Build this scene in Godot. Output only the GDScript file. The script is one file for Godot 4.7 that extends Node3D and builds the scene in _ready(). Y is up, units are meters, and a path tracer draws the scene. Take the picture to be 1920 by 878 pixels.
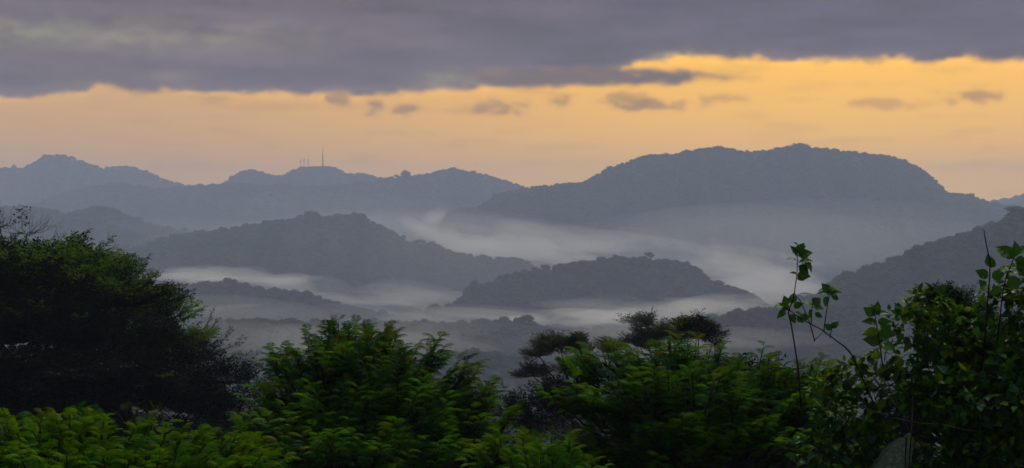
extends Node3D
# A misty tropical valley at dusk, seen over the tree tops from a lookout. Camera looks along -Z; photograph pixels (1920 x 878) give directions, each thing has its own distance.

const K := 0.0003284          # metres per photograph pixel at one metre
const EYE := 120.0            # height of the eye above the valley floor

var rng := RandomNumberGenerator.new()
var used := {}
var noise := FastNoiseLite.new()
var fine := FastNoiseLite.new()


# ---------------------------------------------------------------- helpers

func at(px: float, py: float, d: float) -> Vector3:
	return Vector3((px - 960.0) * K * d, EYE + (439.0 - py) * K * d, -d)


func rf(a: float, b: float) -> float:
	return rng.randf_range(a, b)


func numbered(called: String) -> String:
	var n: int = used.get(called, -1) + 1
	used[called] = n
	return called if n == 0 else "%s_%03d" % [called, n]


func tag(o: Node, label: String, category: String, group := "", kind := "") -> void:
	o.set_meta("label", label)
	o.set_meta("category", category)
	if group != "":
		o.set_meta("group", group)
	if kind != "":
		o.set_meta("kind", kind)


func base(called: String, where: Vector3, label: String, category: String, group := "", kind := "") -> Node3D:
	var o := Node3D.new()
	o.name = numbered(called)
	o.position = where
	add_child(o)
	tag(o, label, category, group, kind)
	return o


func part(called: String, mesh: Mesh, m: Material, parent: Node, kind := "") -> MeshInstance3D:
	var o := MeshInstance3D.new()
	o.name = called
	o.mesh = mesh
	o.material_override = m
	parent.add_child(o, true)
	if kind != "":
		o.set_meta("kind", kind)
	return o


func mat(c: Color, rough := 0.6, back := 0.0, tinted := false) -> StandardMaterial3D:
	var m := StandardMaterial3D.new()
	m.albedo_color = c.linear_to_srgb()
	m.roughness = rough
	m.metallic_specular = 0.1 if rough > 0.45 else 0.13
	m.cull_mode = BaseMaterial3D.CULL_DISABLED
	if back > 0.0:
		m.backlight_enabled = true
		m.backlight = Color(back, back, back * 0.55).linear_to_srgb()
	m.vertex_color_use_as_albedo = tinted
	return m


func noisy(a: Color, b: Color, scale: float, rough := 0.9) -> StandardMaterial3D:
	var t := NoiseTexture2D.new()
	t.width = 256
	t.height = 256
	t.seamless = true
	var n := FastNoiseLite.new()
	n.seed = 5
	n.frequency = 0.03
	n.fractal_octaves = 5
	t.noise = n
	var g := Gradient.new()
	g.set_color(0, a.linear_to_srgb())
	g.set_color(1, b.linear_to_srgb())
	t.color_ramp = g
	var m := StandardMaterial3D.new()
	m.albedo_texture = t
	m.uv1_triplanar = true
	m.uv1_world_triplanar = true
	m.uv1_scale = Vector3.ONE / scale
	m.metallic_specular = 0.12
	m.roughness = rough
	return m


class Build:
	var v := PackedVector3Array()
	var n := PackedVector3Array()
	var c := PackedColorArray()
	var ix := PackedInt32Array()

	func tri(a: Vector3, b: Vector3, d: Vector3, ca := Color.WHITE, cb := Color.WHITE, cd := Color.WHITE) -> void:
		var k := v.size()
		var m := (d - a).cross(b - a).normalized()
		v.append_array([a, b, d])
		n.append_array([m, m, m])
		c.append_array([ca, cb, cd])
		ix.append_array([k, k + 1, k + 2])

	func quad(a: Vector3, b: Vector3, d: Vector3, e: Vector3, ca := Color.WHITE, cb := Color.WHITE) -> void:
		tri(a, b, d, ca, ca, cb)
		tri(a, d, e, ca, cb, cb)

	func tube(pts: Array, r0: float, r1: float, sides := 5, col := Color.WHITE) -> void:
		var start := v.size()
		var last := pts.size() - 1
		var side := Vector3.RIGHT
		for i in pts.size():
			var dir: Vector3 = (pts[mini(i + 1, last)] - pts[maxi(i - 1, 0)]).normalized()
			side = (side - dir * side.dot(dir))
			if side.length() < 0.05:
				side = dir.cross(Vector3(0.3, 0.2, 0.9))
			side = side.normalized()
			var up := dir.cross(side)
			var r := lerpf(r0, r1, float(i) / last)
			for s in sides:
				var w := TAU * s / sides
				var o := side * cos(w) + up * sin(w)
				v.append(pts[i] + o * r)
				n.append(o)
				c.append(col)
		for i in last:
			for s in sides:
				var a := start + i * sides + s
				var b := start + i * sides + (s + 1) % sides
				ix.append_array([a, b, b + sides, a, b + sides, a + sides])

	func done() -> ArrayMesh:
		var arr := []
		arr.resize(Mesh.ARRAY_MAX)
		arr[Mesh.ARRAY_VERTEX] = v
		arr[Mesh.ARRAY_NORMAL] = n
		arr[Mesh.ARRAY_COLOR] = c
		arr[Mesh.ARRAY_INDEX] = ix
		var m := ArrayMesh.new()
		m.add_surface_from_arrays(Mesh.PRIMITIVE_TRIANGLES, arr)
		return m


func on_sphere() -> Vector3:
	var z := rf(-1, 1)
	var w := rf(0, TAU)
	return Vector3(sqrt(1 - z * z) * cos(w), z, sqrt(1 - z * z) * sin(w))


func bend(a: Vector3, b: Vector3, sag: float, steps := 5, wobble := 0.0) -> Array:
	var out := []
	for i in steps + 1:
		var t := float(i) / steps
		var p := a.lerp(b, t) + Vector3.UP * sag * 4.0 * t * (1 - t)
		if i > 0 and i < steps:
			p += on_sphere() * wobble
		out.append(p)
	return out


func curve_at(prof: Array, x: float) -> float:
	if x <= prof[0][0]:
		return prof[0][1]
	for i in range(1, prof.size()):
		if x <= prof[i][0]:
			var t: float = (x - prof[i - 1][0]) / (prof[i][0] - prof[i - 1][0])
			return lerpf(prof[i - 1][1], prof[i][1], t)
	return prof[-1][1]


func many(called: String, mesh: Mesh, m: Material, where: Array, parent: Node, tints := [], kind := "stuff") -> void:
	if where.is_empty():
		return
	var mm := MultiMesh.new()
	mm.transform_format = MultiMesh.TRANSFORM_3D
	mm.use_colors = not tints.is_empty()
	mm.mesh = mesh
	mm.instance_count = where.size()
	for i in where.size():
		mm.set_instance_transform(i, where[i])
		if mm.use_colors:
			mm.set_instance_color(i, tints[i])
	var o := MultiMeshInstance3D.new()
	o.name = called
	o.multimesh = mm
	o.material_override = m
	parent.add_child(o, true)
	o.set_meta("kind", kind)


# ---------------------------------------------------------------- sky

const DECK := [[-60, 5.2], [-36, 4.8], [-18.0, 4.55], [-16.5, 4.62], [-14.7, 4.85], [-14.3, 5.05], [-13, 4.95], [-10.2, 4.88], [-6.0, 4.88], [-4.4, 4.95], [-2.4, 5.05], [-0.4, 5.2], [0.6, 5.25], [1.2, 5.35], [3.6, 5.7], [4.6, 6.05], [6.2, 6.2], [8.0, 6.15], [9.8, 6.0], [11.6, 5.95], [13, 6.02], [14.3, 5.85], [15.6, 6.0], [17, 5.8], [18.1, 5.8], [30, 5.4], [60, 4.6]]
# small clouds under the deck: x, y, half width, half height in photograph pixels, strength
const PUFFS := [[640, 187, 20, 9, 0.7], [698, 203, 15, 11, 0.7], [757, 207, 20, 8, 0.65], [930, 204, 42, 11, 0.65], [880, 210, 26, 6, 0.3], [1050, 192, 22, 9, 0.6], [1180, 192, 30, 13, 0.6], [1225, 196, 58, 9, 0.7], [1355, 186, 36, 6, 0.45], [1670, 196, 52, 8, 0.5], [1830, 183, 42, 10, 0.7], [1785, 186, 18, 8, 0.4], [405, 190, 18, 5, 0.25], [1120, 146, 185, 13, 1.0], [1010, 152, 80, 12, 0.9], [1260, 144, 52, 9, 0.8]]


func sky_color(a: float, e: float) -> Color:
	if e < 0.0:
		return Color(0.1, 0.1, 0.11)
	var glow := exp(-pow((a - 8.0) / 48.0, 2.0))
	var right := smoothstep(-14.0, 13.0, a)
	var band := Color(0.48, 0.232, 0.02).lerp(Color(0.68, 0.335, 0.0), right)
	band = band * lerpf(1.0, 1.0, smoothstep(1.5, 4.6, e))
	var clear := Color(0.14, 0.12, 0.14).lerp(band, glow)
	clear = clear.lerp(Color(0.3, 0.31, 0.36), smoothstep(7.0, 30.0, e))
	var n1 := noise.get_noise_2d(a * 22.0, e * 60.0)
	var n2 := fine.get_noise_2d(a * 55.0 + 30.0 * n1, e * 130.0)
	# thin veils in the clear band
	var veil := smoothstep(0.1, 0.6, noise.get_noise_2d(a * 9.0 + 60.0, e * 95.0) + 0.35 * n2)
	clear = clear * (1.0 - 0.13 * veil + 0.03 * n2)
	# cloud deck: level layers, darkest at its far edge, paler overhead
	var edge := curve_at(DECK, a) + 0.12 * n1 + 0.13 * n2 + 0.05 * fine.get_noise_2d(a * 160.0, e * 260.0)
	var shade := 0.5 + 0.5 * noise.get_noise_2d(a * 9.0 + 400.0, e * 42.0 + a * 1.5)
	var layer := noise.get_noise_2d(a * 5.0 - 90.0, e * 75.0 + 12.0 * n2)
	var low := Color(0.066, 0.046, 0.053).lerp(Color(0.046, 0.037, 0.053), right)
	var grey := low * maxf(0.25, 0.74 + 0.5 * shade + 0.36 * layer + 0.08 * n2)
	var pale := exp(-pow((a + 14.0) / 6.5, 2.0) - pow((e - 6.75 - 0.3 * n1) / 0.5, 2.0)) * 1.6
	pale += exp(-pow((a + 2.2) / 1.3, 2.0) - pow((e - 5.45 + 0.2 * n1) / 0.28, 2.0)) * 1.9
	pale += exp(-pow((a + 11.8) / 0.7, 2.0) - pow((e - 5.4) / 0.25, 2.0)) * 0.8
	pale += exp(-pow((a + 15.3) / 1.0, 2.0) - pow((e - 5.05) / 0.25, 2.0)) * 0.9
	pale += exp(-pow((a - 5.4) / 1.2, 2.0) - pow((e - edge - 0.05) / 0.2, 2.0)) * 2.0
	grey += Color(0.042, 0.037, 0.014) * maxf(0.0, pale) * maxf(0.0, 0.8 + 0.7 * n1 + 0.5 * n2)
	grey += Color(0.05, 0.022, 0.002) * exp(-maxf(e - edge, 0.0) / 0.22) * glow * (0.35 + 0.65 * right)
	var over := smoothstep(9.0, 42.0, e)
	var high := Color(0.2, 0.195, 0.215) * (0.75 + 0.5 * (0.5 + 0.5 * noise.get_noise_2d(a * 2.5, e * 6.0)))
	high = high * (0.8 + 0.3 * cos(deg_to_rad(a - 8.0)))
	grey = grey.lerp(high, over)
	var soft := 0.06 + 0.42 * pow(absf(noise.get_noise_2d(a * 16.0, 700.0)), 1.3)
	var cover := smoothstep(-soft, soft, e - edge)
	# lit fringe where the deck ends
	var fringe := exp(-pow((e - edge + 0.06) / 0.15, 2.0)) * glow
	var c := clear.lerp(grey, cover)
	c += Color(0.14, 0.075, 0.01) * fringe * (0.45 + 0.9 * n1)
	if absf(a) < 19.0 and e < 7.0:
		var px := 960.0 + tan(deg_to_rad(a)) / K
		var py := 439.0 - tan(deg_to_rad(e)) / cos(deg_to_rad(a)) / K
		for p in PUFFS:
			var dx: float = (px - p[0]) / (p[2] * 1.35) + 0.3 * n1
			var dy: float = (py - p[1]) / (p[3] * 1.5) + 0.25 * n1
			if py > p[1]:
				dy *= 1.3
			var q := dx * dx + dy * dy
			if q < 5.0:
				var rough := 1.0 if p[4] < 0.75 else 0.4
				var body := smoothstep(0.12, 0.75, exp(-q * 1.1) * (1.0 + (0.9 * n2 + 0.5 * n1) * rough) + 0.28 * n2 * rough)
				var tint := clear * Color(0.3, 0.27, 1.0) if p[4] < 0.75 else Color(0.075, 0.043, 0.03)
				c = c.lerp(tint, clampf(body * p[4], 0.0, 1.0))
				c += Color(0.1, 0.05, 0.0) * exp(-pow((q - 1.3) / 0.6, 2.0)) * p[4] * (0.3 if py < p[1] else 0.1) * (0.5 + n2)
	return Color(maxf(c.r, 0.0), maxf(c.g, 0.0), maxf(c.b, 0.0))


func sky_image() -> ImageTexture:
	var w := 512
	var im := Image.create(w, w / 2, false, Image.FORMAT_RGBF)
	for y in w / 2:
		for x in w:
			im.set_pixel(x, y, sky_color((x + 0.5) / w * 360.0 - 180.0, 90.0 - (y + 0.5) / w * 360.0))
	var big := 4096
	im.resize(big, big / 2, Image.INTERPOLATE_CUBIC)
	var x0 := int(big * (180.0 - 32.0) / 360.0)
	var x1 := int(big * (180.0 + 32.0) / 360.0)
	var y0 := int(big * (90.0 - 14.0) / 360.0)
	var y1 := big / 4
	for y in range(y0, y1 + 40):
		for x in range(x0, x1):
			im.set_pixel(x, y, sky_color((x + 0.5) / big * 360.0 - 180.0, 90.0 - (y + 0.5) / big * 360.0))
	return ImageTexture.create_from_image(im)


# ---------------------------------------------------------------- far forest

var crowns: Array[Mesh] = []
var forest_mat: StandardMaterial3D
var bark: StandardMaterial3D


func crown_mesh(lobes: int, flat: float) -> Mesh:
	# a tree crown of unit radius: rough dark solid lobes added inside to block light, leaf clumps all over them
	var b := Build.new()
	for l in lobes:
		var w := TAU * l / lobes + rf(-0.4, 0.4)
		var c := Vector3(cos(w) * rf(0.3, 0.55), rf(-0.1, 0.4) * flat, sin(w) * rf(0.3, 0.55))
		if l == 0:
			c = Vector3(rf(-0.15, 0.15), 0.45 * flat, rf(-0.15, 0.15))
		var r := rf(0.38, 0.56)
		var rings := 5
		var cols := 7
		var grid := []
		for i in rings + 1:
			var row := []
			for j in cols:
				var up := PI * i / rings
				var u := Vector3(sin(up) * cos(TAU * j / cols), cos(up) * flat, sin(up) * sin(TAU * j / cols))
				row.append(c + u * r * rf(0.72, 0.95))
			grid.append(row)
		for i in rings:
			for j in cols:
				var k := (j + 1) % cols
				b.quad(grid[i][j], grid[i][k], grid[i + 1][k], grid[i + 1][j], Color(0.7, 0.7, 0.7), Color(0.7, 0.7, 0.7))
		for i in 46:
			var u := on_sphere()
			u.y = absf(u.y) * 0.9 - 0.15
			u = u.normalized()
			var p := c + Vector3(u.x, u.y * flat, u.z) * r * rf(0.85, 1.22)
			var s := rf(0.07, 0.15)
			var side := u.cross(on_sphere()).normalized() * s
			var other := (u.cross(side).normalized() + u * rf(-0.5, 0.7)).normalized() * s * rf(0.6, 1.3)
			var g := rf(0.75, 1.3)
			b.tri(p - side, p + side * rf(0.6, 1.0) + other * 0.3, p + other * 1.5, Color(g, g, g), Color(g, g, g), Color(g * 1.1, g * 1.1, g))
	return b.done()


func tints_for(n: int) -> Array:
	var out := []
	for i in n:
		var g := rf(0.82, 1.2)
		out.append(Color(g * rf(0.9, 1.25), g, g * rf(0.8, 1.1)))
	return out


func hill(prof: Array, d: float, crown: float, gap: float, slope: float, label: String, wood: String, seed_: int, called := "hill") -> void:
	noise.seed = seed_
	rng.seed = seed_
	var lo: float = prof[0][0]
	var hi: float = prof[-1][0]
	var cols := clampi(int((hi - lo) * K * d / 14.0), 40, 300)
	var rows := 22
	var floor_y := -14.0
	var surf := func(f: float, t: float) -> Vector3:
		var px := lerpf(lo, hi, f)
		var far := d * (1.0 + 0.035 * noise.get_noise_1d(px * 0.35 + 70.0) + 0.015 * noise.get_noise_1d(px * 1.3))
		var crest := at(px, curve_at(prof, px), far)
		crest.y -= crown * 1.05
		var h := maxf(crest.y - floor_y, 4.0)
		var w := maxf(140.0, h * slope * (1.0 + 0.45 * noise.get_noise_1d(px * 0.6 + 900.0)))
		var u := absf(t)
		var s := lerpf(0.5 + 0.5 * cos(PI * u), 1.0 - u, 0.45)
		s += 0.34 * noise.get_noise_2d(px * 0.9, t * 60.0) * u * (1.0 - u) * 4.0 * 0.4
		return Vector3(crest.x, floor_y + h * s, crest.z - t * w)
	var b := Build.new()
	for i in cols + 1:
		for j in rows + 1:
			b.v.append(surf.call(float(i) / cols, lerpf(-1, 1, float(j) / rows)))
			b.n.append(Vector3.UP)
			b.c.append(Color.WHITE)
	for i in cols:
		for j in rows:
			var a := i * (rows + 1) + j
			b.ix.append_array([a, a + 1, a + rows + 2, a, a + rows + 2, a + rows + 1])
	var st := SurfaceTool.new()
	st.create_from(b.done(), 0)
	st.generate_normals()
	var o := part(numbered(called), st.commit(), hill_mat, self)
	tag(o, label, "hill", "", "structure")
	# the forest on it
	var length: float = (surf.call(1.0, 0.0) - surf.call(0.0, 0.0)).length()
	var face: float = (surf.call(0.5, 0.0) - surf.call(0.5, -1.0)).length()
	var n := mini(int(length * face * 1.5 / (gap * gap)), 16000)
	var sets := [[], [], [], []]
	for i in n:
		var t := rf(-0.97, 0.16)
		var p: Vector3 = surf.call(rng.randf(), t)
		var r := crown * rf(0.62, 1.25)
		if rng.randf() < 0.05:
			r *= 1.35
		var tf := Transform3D(Basis(Vector3.UP, rf(0, TAU)).scaled(Vector3(r, r * rf(0.75, 1.1), r)), p + Vector3.UP * crown * rf(0.2, 0.75))
		sets[rng.randi() % 4].append(tf)
	for i in int(length / gap * 2.6):
		var p: Vector3 = surf.call(rng.randf(), rf(-0.04, 0.03))
		var r := crown * (0.45 + 0.95 * pow(rng.randf(), 1.6))
		sets[rng.randi() % 4].append(Transform3D(Basis(Vector3.UP, rf(0, TAU)).scaled(Vector3(r, r * rf(0.7, 1.1), r)), p + Vector3.UP * crown * rf(0.1, 0.8)))
	for i in int(length / (crown * 4.0)):
		var p: Vector3 = surf.call(rng.randf(), rf(-0.03, 0.02))
		var r := crown * rf(0.8, 1.7 if d > 2600.0 else 1.5)
		sets[rng.randi() % 4].append(Transform3D(Basis(Vector3.UP, rf(0, TAU)).scaled(Vector3(r, r * rf(0.7, 1.0), r)), p + Vector3.UP * crown * rf(0.2, 0.95 if d > 2600.0 else 1.25)))
	var f := base("forest", Vector3.ZERO, wood, "forest", "", "stuff")
	for k in 4:
		many("canopy", crowns[k], forest_mat, sets[k], f, tints_for(sets[k].size()))


func emergent(px: float, py: float, d: float, w_px: float, h_px: float, flat: float, label: String, k: int) -> void:
	# a tall tree standing above the canopy: py is its top, the trunk goes down h_px
	var r := w_px * 0.5 * K * d
	var top := at(px, py, d)
	var h := h_px * K * d
	var o := base("emergent_tree", top - Vector3.UP * h, label, "tree", "tall trees standing above the hill forests")
	var b := Build.new()
	b.tube([Vector3.ZERO, Vector3(r * 0.05, h * 0.4, 0), Vector3(0, h - r * flat, 0)], r * 0.11, r * 0.06, 6)
	for i in 4:
		var w := i * 1.7 + k
		b.tube([Vector3(0, h - r * flat * 2.0, 0), Vector3(cos(w) * r * 0.6, h - r * flat * 0.8, sin(w) * r * 0.6)], r * 0.05, r * 0.02, 4)
	part("trunk", b.done(), bark, o)
	var c := part("crown", crowns[k % 4], forest_mat, o)
	c.transform = Transform3D(Basis(Vector3.UP, k * 1.3).scaled(Vector3(r, r * flat, r) * 0.98), Vector3(0, h - r * flat * 0.85, 0))


var hill_mat: StandardMaterial3D


func ground_y(x: float, z: float) -> float:
	var d := -z
	var y := 112.0 - 0.31 * maxf(d, 0.0) - 0.02 * absf(x)
	if d < 0.0:
		y = 112.0 + 0.05 * minf(-d, 300.0)
	y = maxf(y, 0.0)
	return y + 0.5 * noise.get_noise_2d(x * 0.8, z * 0.8)


func terrain() -> void:
	var b := Build.new()
	var rings := 64
	var spokes := 96
	for i in rings + 1:
		var r := 1.5 * pow(5700.0 / 1.5, float(i) / rings)
		for j in spokes:
			var w := TAU * j / spokes
			var x := sin(w) * r
			var z := -cos(w) * r
			b.v.append(Vector3(x, ground_y(x, z), z))
			b.n.append(Vector3.UP)
			b.c.append(Color.WHITE)
	for i in rings:
		for j in spokes:
			var a := i * spokes + j
			var c := i * spokes + (j + 1) % spokes
			b.ix.append_array([a, a + spokes, c + spokes, a, c + spokes, c])
	for j in range(1, spokes - 1):
		b.ix.append_array([0, j, j + 1])
	var st := SurfaceTool.new()
	st.create_from(b.done(), 0)
	st.generate_normals()
	var o := part("ground", st.commit(), hill_mat, self)
	tag(o, "dark forested ground falling from the lookout to the wide valley floor", "ground", "", "structure")
	# trees of the valley floor
	var sets := [[], [], [], []]
	rng.seed = 77
	for i in 15000:
		var d := sqrt(rf(700.0 * 700.0, 3300.0 * 3300.0))
		var x := rf(-0.36, 0.36) * d
		var r := rf(3.5, 8.0)
		sets[rng.randi() % 4].append(Transform3D(Basis(Vector3.UP, rf(0, TAU)).scaled(Vector3(r, r * rf(0.7, 1.1), r)), Vector3(x, rf(2, 7), -d)))
	var f := base("forest", Vector3.ZERO, "grey hazy forest on the valley floor below the tree tops", "forest", "", "stuff")
	for k in 4:
		many("canopy", crowns[k], forest_mat, sets[k], f, tints_for(sets[k].size()))


func mist(label: String, banks: Array, m: FogMaterial) -> void:
	# a bank of mist: many soft overlapping wisps strewn along a line in the air.
	# bank: from x, y to x, y (pixels), distance, half thickness (pixels), wisp half length (pixels), how many, density
	var o := base("mist_bank", Vector3.ZERO, label, "mist", "", "stuff")
	for b in banks:
		var tilt: float = rad_to_deg(atan2(-(b[3] - b[1]), b[2] - b[0]))
		for k in b[7]:
			var t := rng.randf()
			var fade := 1.0 - 0.55 * absf(t * 2.0 - 1.0)
			var d: float = b[4] * rf(0.95, 1.04)
			var thick: float = b[5] * rf(0.35, 1.0) * fade
			var long: float = b[6] * rf(0.4, 1.1)
			var f := FogVolume.new()
			f.name = "mist"
			f.shape = RenderingServer.FOG_VOLUME_SHAPE_ELLIPSOID
			f.size = Vector3(long * 2.0 * K * d, thick * 2.0 * K * d, long * 1.6 * K * d)
			f.position = at(lerpf(b[0], b[2], t), lerpf(b[1], b[3], t) + b[5] * rf(-0.7, 0.45) * fade, d)
			f.rotation = Vector3(0, rf(-0.5, 0.5), deg_to_rad(tilt + rf(-9, 9)))
			var fm: FogMaterial = m.duplicate()
			fm.density = b[8] * rf(0.6, 2.1)
			f.material = fm
			o.add_child(f, true)
			f.set_meta("kind", "stuff")


# ---------------------------------------------------------------- towers

func tower(px: float, top: float, foot: float, d: float, wide: float, label: String) -> void:
	var thin := 0.8 if wide > 2.5 else 0.36
	var p := at(px, foot, d)
	var h := (foot - top) * K * d
	var w := wide
	var o := base("radio_tower", p - Vector3.UP * 2.0, label, "tower", "radio towers on the far hilltop")
	var lat := h * 0.72
	for s in [[1, 1], [1, -1], [-1, 1], [-1, -1]]:
		var b := Build.new()
		b.tube([Vector3(s[0] * w, 0, s[1] * w), Vector3(s[0] * w * 0.42, lat * 0.5, s[1] * w * 0.42), Vector3(s[0] * w * 0.2, lat, s[1] * w * 0.2)], 0.6 * thin, 0.45 * thin, 4)
		part("leg", b.done(), steel, o)
	var x := Build.new()
	for i in 9:
		var t0 := i / 9.0
		var t1 := (i + 1) / 9.0
		var w0 := w * lerpf(1.0, 0.2, minf(1.0, t0 * 1.3))
		var w1 := w * lerpf(1.0, 0.2, minf(1.0, t1 * 1.3))
		for s in [-1, 1]:
			x.tube([Vector3(-w0, lat * t0, s * w0), Vector3(w1, lat * t1, s * w1)], 0.28 * thin, 0.28 * thin, 3)
			x.tube([Vector3(w0, lat * t0, s * w0), Vector3(-w1, lat * t1, s * w1)], 0.28 * thin, 0.28 * thin, 3)
			x.tube([Vector3(s * w0, lat * t0, -w0), Vector3(s * w1, lat * t1, w1)], 0.28 * thin, 0.28 * thin, 3)
	part("bracing", x.done(), steel, o)
	var m := Build.new()
	m.tube([Vector3(0, lat * 0.96, 0), Vector3(0, h + 2.0, 0)], 0.75 * thin, 0.4 * thin, 5)
	part("antenna_mast", m.done(), steel, o)
	var c := CylinderMesh.new()
	c.top_radius = w * 0.3
	c.bottom_radius = w * 0.3
	c.height = 1.2
	var pl := part("platform", c, steel, o)
	pl.position.y = lat * 0.97
	for i in 3:
		var dish := SphereMesh.new()
		dish.radius = 1.3
		dish.height = 0.9
		var q := part("dish", dish, steel, o)
		q.transform = Transform3D(Basis(Vector3.RIGHT, PI / 2), Vector3((i - 1) * 1.4, lat * (0.6 + 0.11 * i), w * 0.4 + 0.5))


var steel: StandardMaterial3D


# ---------------------------------------------------------------- near leaves

func frond_mesh(pairs: int, arch: float, droop: float, wide: float) -> Mesh:
	# a feathery compound leaf one unit long along -Z: midrib, side stalks, rows of small leaflets
	var b := Build.new()
	var spine := func(t: float) -> Vector3: return Vector3(0.05 * sin(t * 3.0), arch * t - (arch + droop) * t * t, -t * (1.0 - 0.12 * t * t))
	var pts := []
	for i in 7:
		pts.append(spine.call(i / 6.0))
	b.tube(pts, 0.012, 0.004, 3, Color(0.8, 0.7, 0.5))
	for i in pairs:
		var t := lerpf(0.14, 1.0, (i + 0.5) / pairs)
		var p: Vector3 = spine.call(t)
		var along: Vector3 = (spine.call(minf(t + 0.04, 1.0)) - spine.call(t - 0.04)).normalized()
		var length := wide * (0.35 + 0.9 * sin(PI * clampf(t * 0.86 + 0.06, 0, 1))) * rf(0.85, 1.12)
		for s: float in [-1.0, 1.0]:
			var out := (Vector3.RIGHT * s + along * rf(0.45, 0.8) + Vector3.UP * rf(0.0, 0.3)).normalized()
			var curl := rf(0.4, 0.95)
			var steps := 7
			var prev := p
			for k in steps:
				var u := (k + 0.6) / steps
				var q := p + out * length * u + Vector3.DOWN * length * curl * u * u
				var run := (q - prev).normalized()
				var flat := run.cross(Vector3.UP).normalized()
				if k == 0:
					flat = along
				var ll := length * 0.15 * (1.0 - 0.45 * absf(u - 0.4)) 
				var ww := length * 0.085
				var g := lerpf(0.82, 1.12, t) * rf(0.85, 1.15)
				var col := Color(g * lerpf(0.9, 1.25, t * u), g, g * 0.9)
				var hw := flat * length * 0.05 * (1.15 - u)
				b.quad(prev - hw, prev + hw, q + hw * 0.9, q - hw * 0.9, col, col)
				for e: float in [-1.0, 1.0]:
					var tip := q + flat * e * ll + run * ll * 0.45 + Vector3.DOWN * ll * 0.28
					var mid := q.lerp(tip, 0.45)
					b.quad(q, mid + run * ww, tip, mid - run * ww, col, col)
				prev = q
	return b.done()


func leaf_mesh(wide: float, fold: float, droop: float) -> Mesh:
	# a broad pointed leaf one unit long along -Z, folded on its midrib
	var b := Build.new()
	var outline := [[0.0, 0.0], [0.05, 0.34], [0.16, 0.74], [0.34, 1.0], [0.55, 0.88], [0.76, 0.5], [0.9, 0.18], [1.0, 0.0]]
	for i in outline.size() - 1:
		var t0: float = outline[i][0]
		var t1: float = outline[i + 1][0]
		for s: float in [-1.0, 1.0]:
			var a := Vector3(0, 0.18 * t0 - droop * t0 * t0, -t0)
			var c := Vector3(0, 0.18 * t1 - droop * t1 * t1, -t1)
			var w0: float = outline[i][1] * wide * 0.5
			var w1: float = outline[i + 1][1] * wide * 0.5
			var wave := 0.04 * sin(t1 * 9.0 + s)
			var a2 := a + Vector3(s * w0, w0 * fold, 0.0)
			var c2 := c + Vector3(s * w1, w1 * fold + wave * w1 * 4.0, 0.0)
			b.quad(a, c, c2, a2, Color(1, 1, 1), Color(0.9, 0.95, 0.9))
	b.tube([Vector3(0, -0.06, 0.22), Vector3(0, 0, 0), Vector3(0, 0.05, -0.35)], 0.012, 0.006, 3, Color(0.9, 0.8, 0.6))
	return b.done()


func spray_mesh(n: int, size: float, flat: float) -> Mesh:
	# a twig one unit long along -Z with side twigs and many small leaves, mostly level
	var b := Build.new()
	b.tube([Vector3.ZERO, Vector3(0.03, 0.03, -0.5), Vector3(0, 0.0, -1)], 0.012, 0.004, 3, Color(0.5, 0.45, 0.4))
	for i in 7:
		var t := 0.15 + 0.8 * i / 6.0
		var s := -1.0 if i % 2 else 1.0
		var p := Vector3(0, 0.02, -t)
		var q := p + Vector3(s * rf(0.25, 0.48) * (1.15 - 0.5 * t), rf(-0.08, 0.1), -rf(0.15, 0.35))
		b.tube([p, q], 0.006, 0.003, 3, Color(0.5, 0.45, 0.4))
		for k in n / 7:
			var u := p.lerp(q, rf(0.1, 1.1)) + Vector3(rf(-0.08, 0.08), rf(-0.05, 0.05), rf(-0.08, 0.08))
			var dir := Vector3(rf(-1, 1), rf(-0.5, 0.3), rf(-1, 0.3)).normalized() * size * rf(0.7, 1.3)
			var side := dir.cross(Vector3(rf(-flat, flat), 1, rf(-flat, flat)).normalized()) * 0.28
			var g := rf(0.75, 1.3)
			var col := Color(g, g, g)
			b.quad(u, u + dir * 0.5 + side, u + dir, u + dir * 0.5 - side, col, col)
	return b.done()


var fronds: Array[Mesh] = []
var vine_leaves: Array[Mesh] = []
var sprays: Array[Mesh] = []
var twig_mat: StandardMaterial3D
var dark_twig: StandardMaterial3D


func aim(p: Vector3, dir: Vector3, size: float, roll := 0.0, up := Vector3.UP) -> Transform3D:
	if absf(dir.normalized().dot(up.normalized())) > 0.96:
		up = Vector3.BACK if absf(dir.normalized().z) < 0.9 else Vector3.RIGHT
	var b := Basis.looking_at(dir, up)
	b = b * Basis(Vector3.FORWARD, roll)
	return Transform3D(b.scaled(Vector3.ONE * size), p)


func leaves_out(root: Node3D, called: String, list: Array, meshes: Array, mats: Array, singles: int) -> void:
	# list of [transform, mesh, material, score]: the best scores as parts of their own, the rest as one mass
	list.sort_custom(func(a, b): return a[3] > b[3])
	var rest := {}
	for i in list.size():
		var l = list[i]
		if i < singles:
			var o := part(called, meshes[l[1]], mats[l[2]], root)
			o.transform = l[0]
		else:
			var key: int = l[1] * 16 + l[2]
			if not rest.has(key):
				rest[key] = []
			rest[key].append(l[0])
	for key in rest:
		many("foliage", meshes[key / 16], mats[key % 16], rest[key], root)


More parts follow.
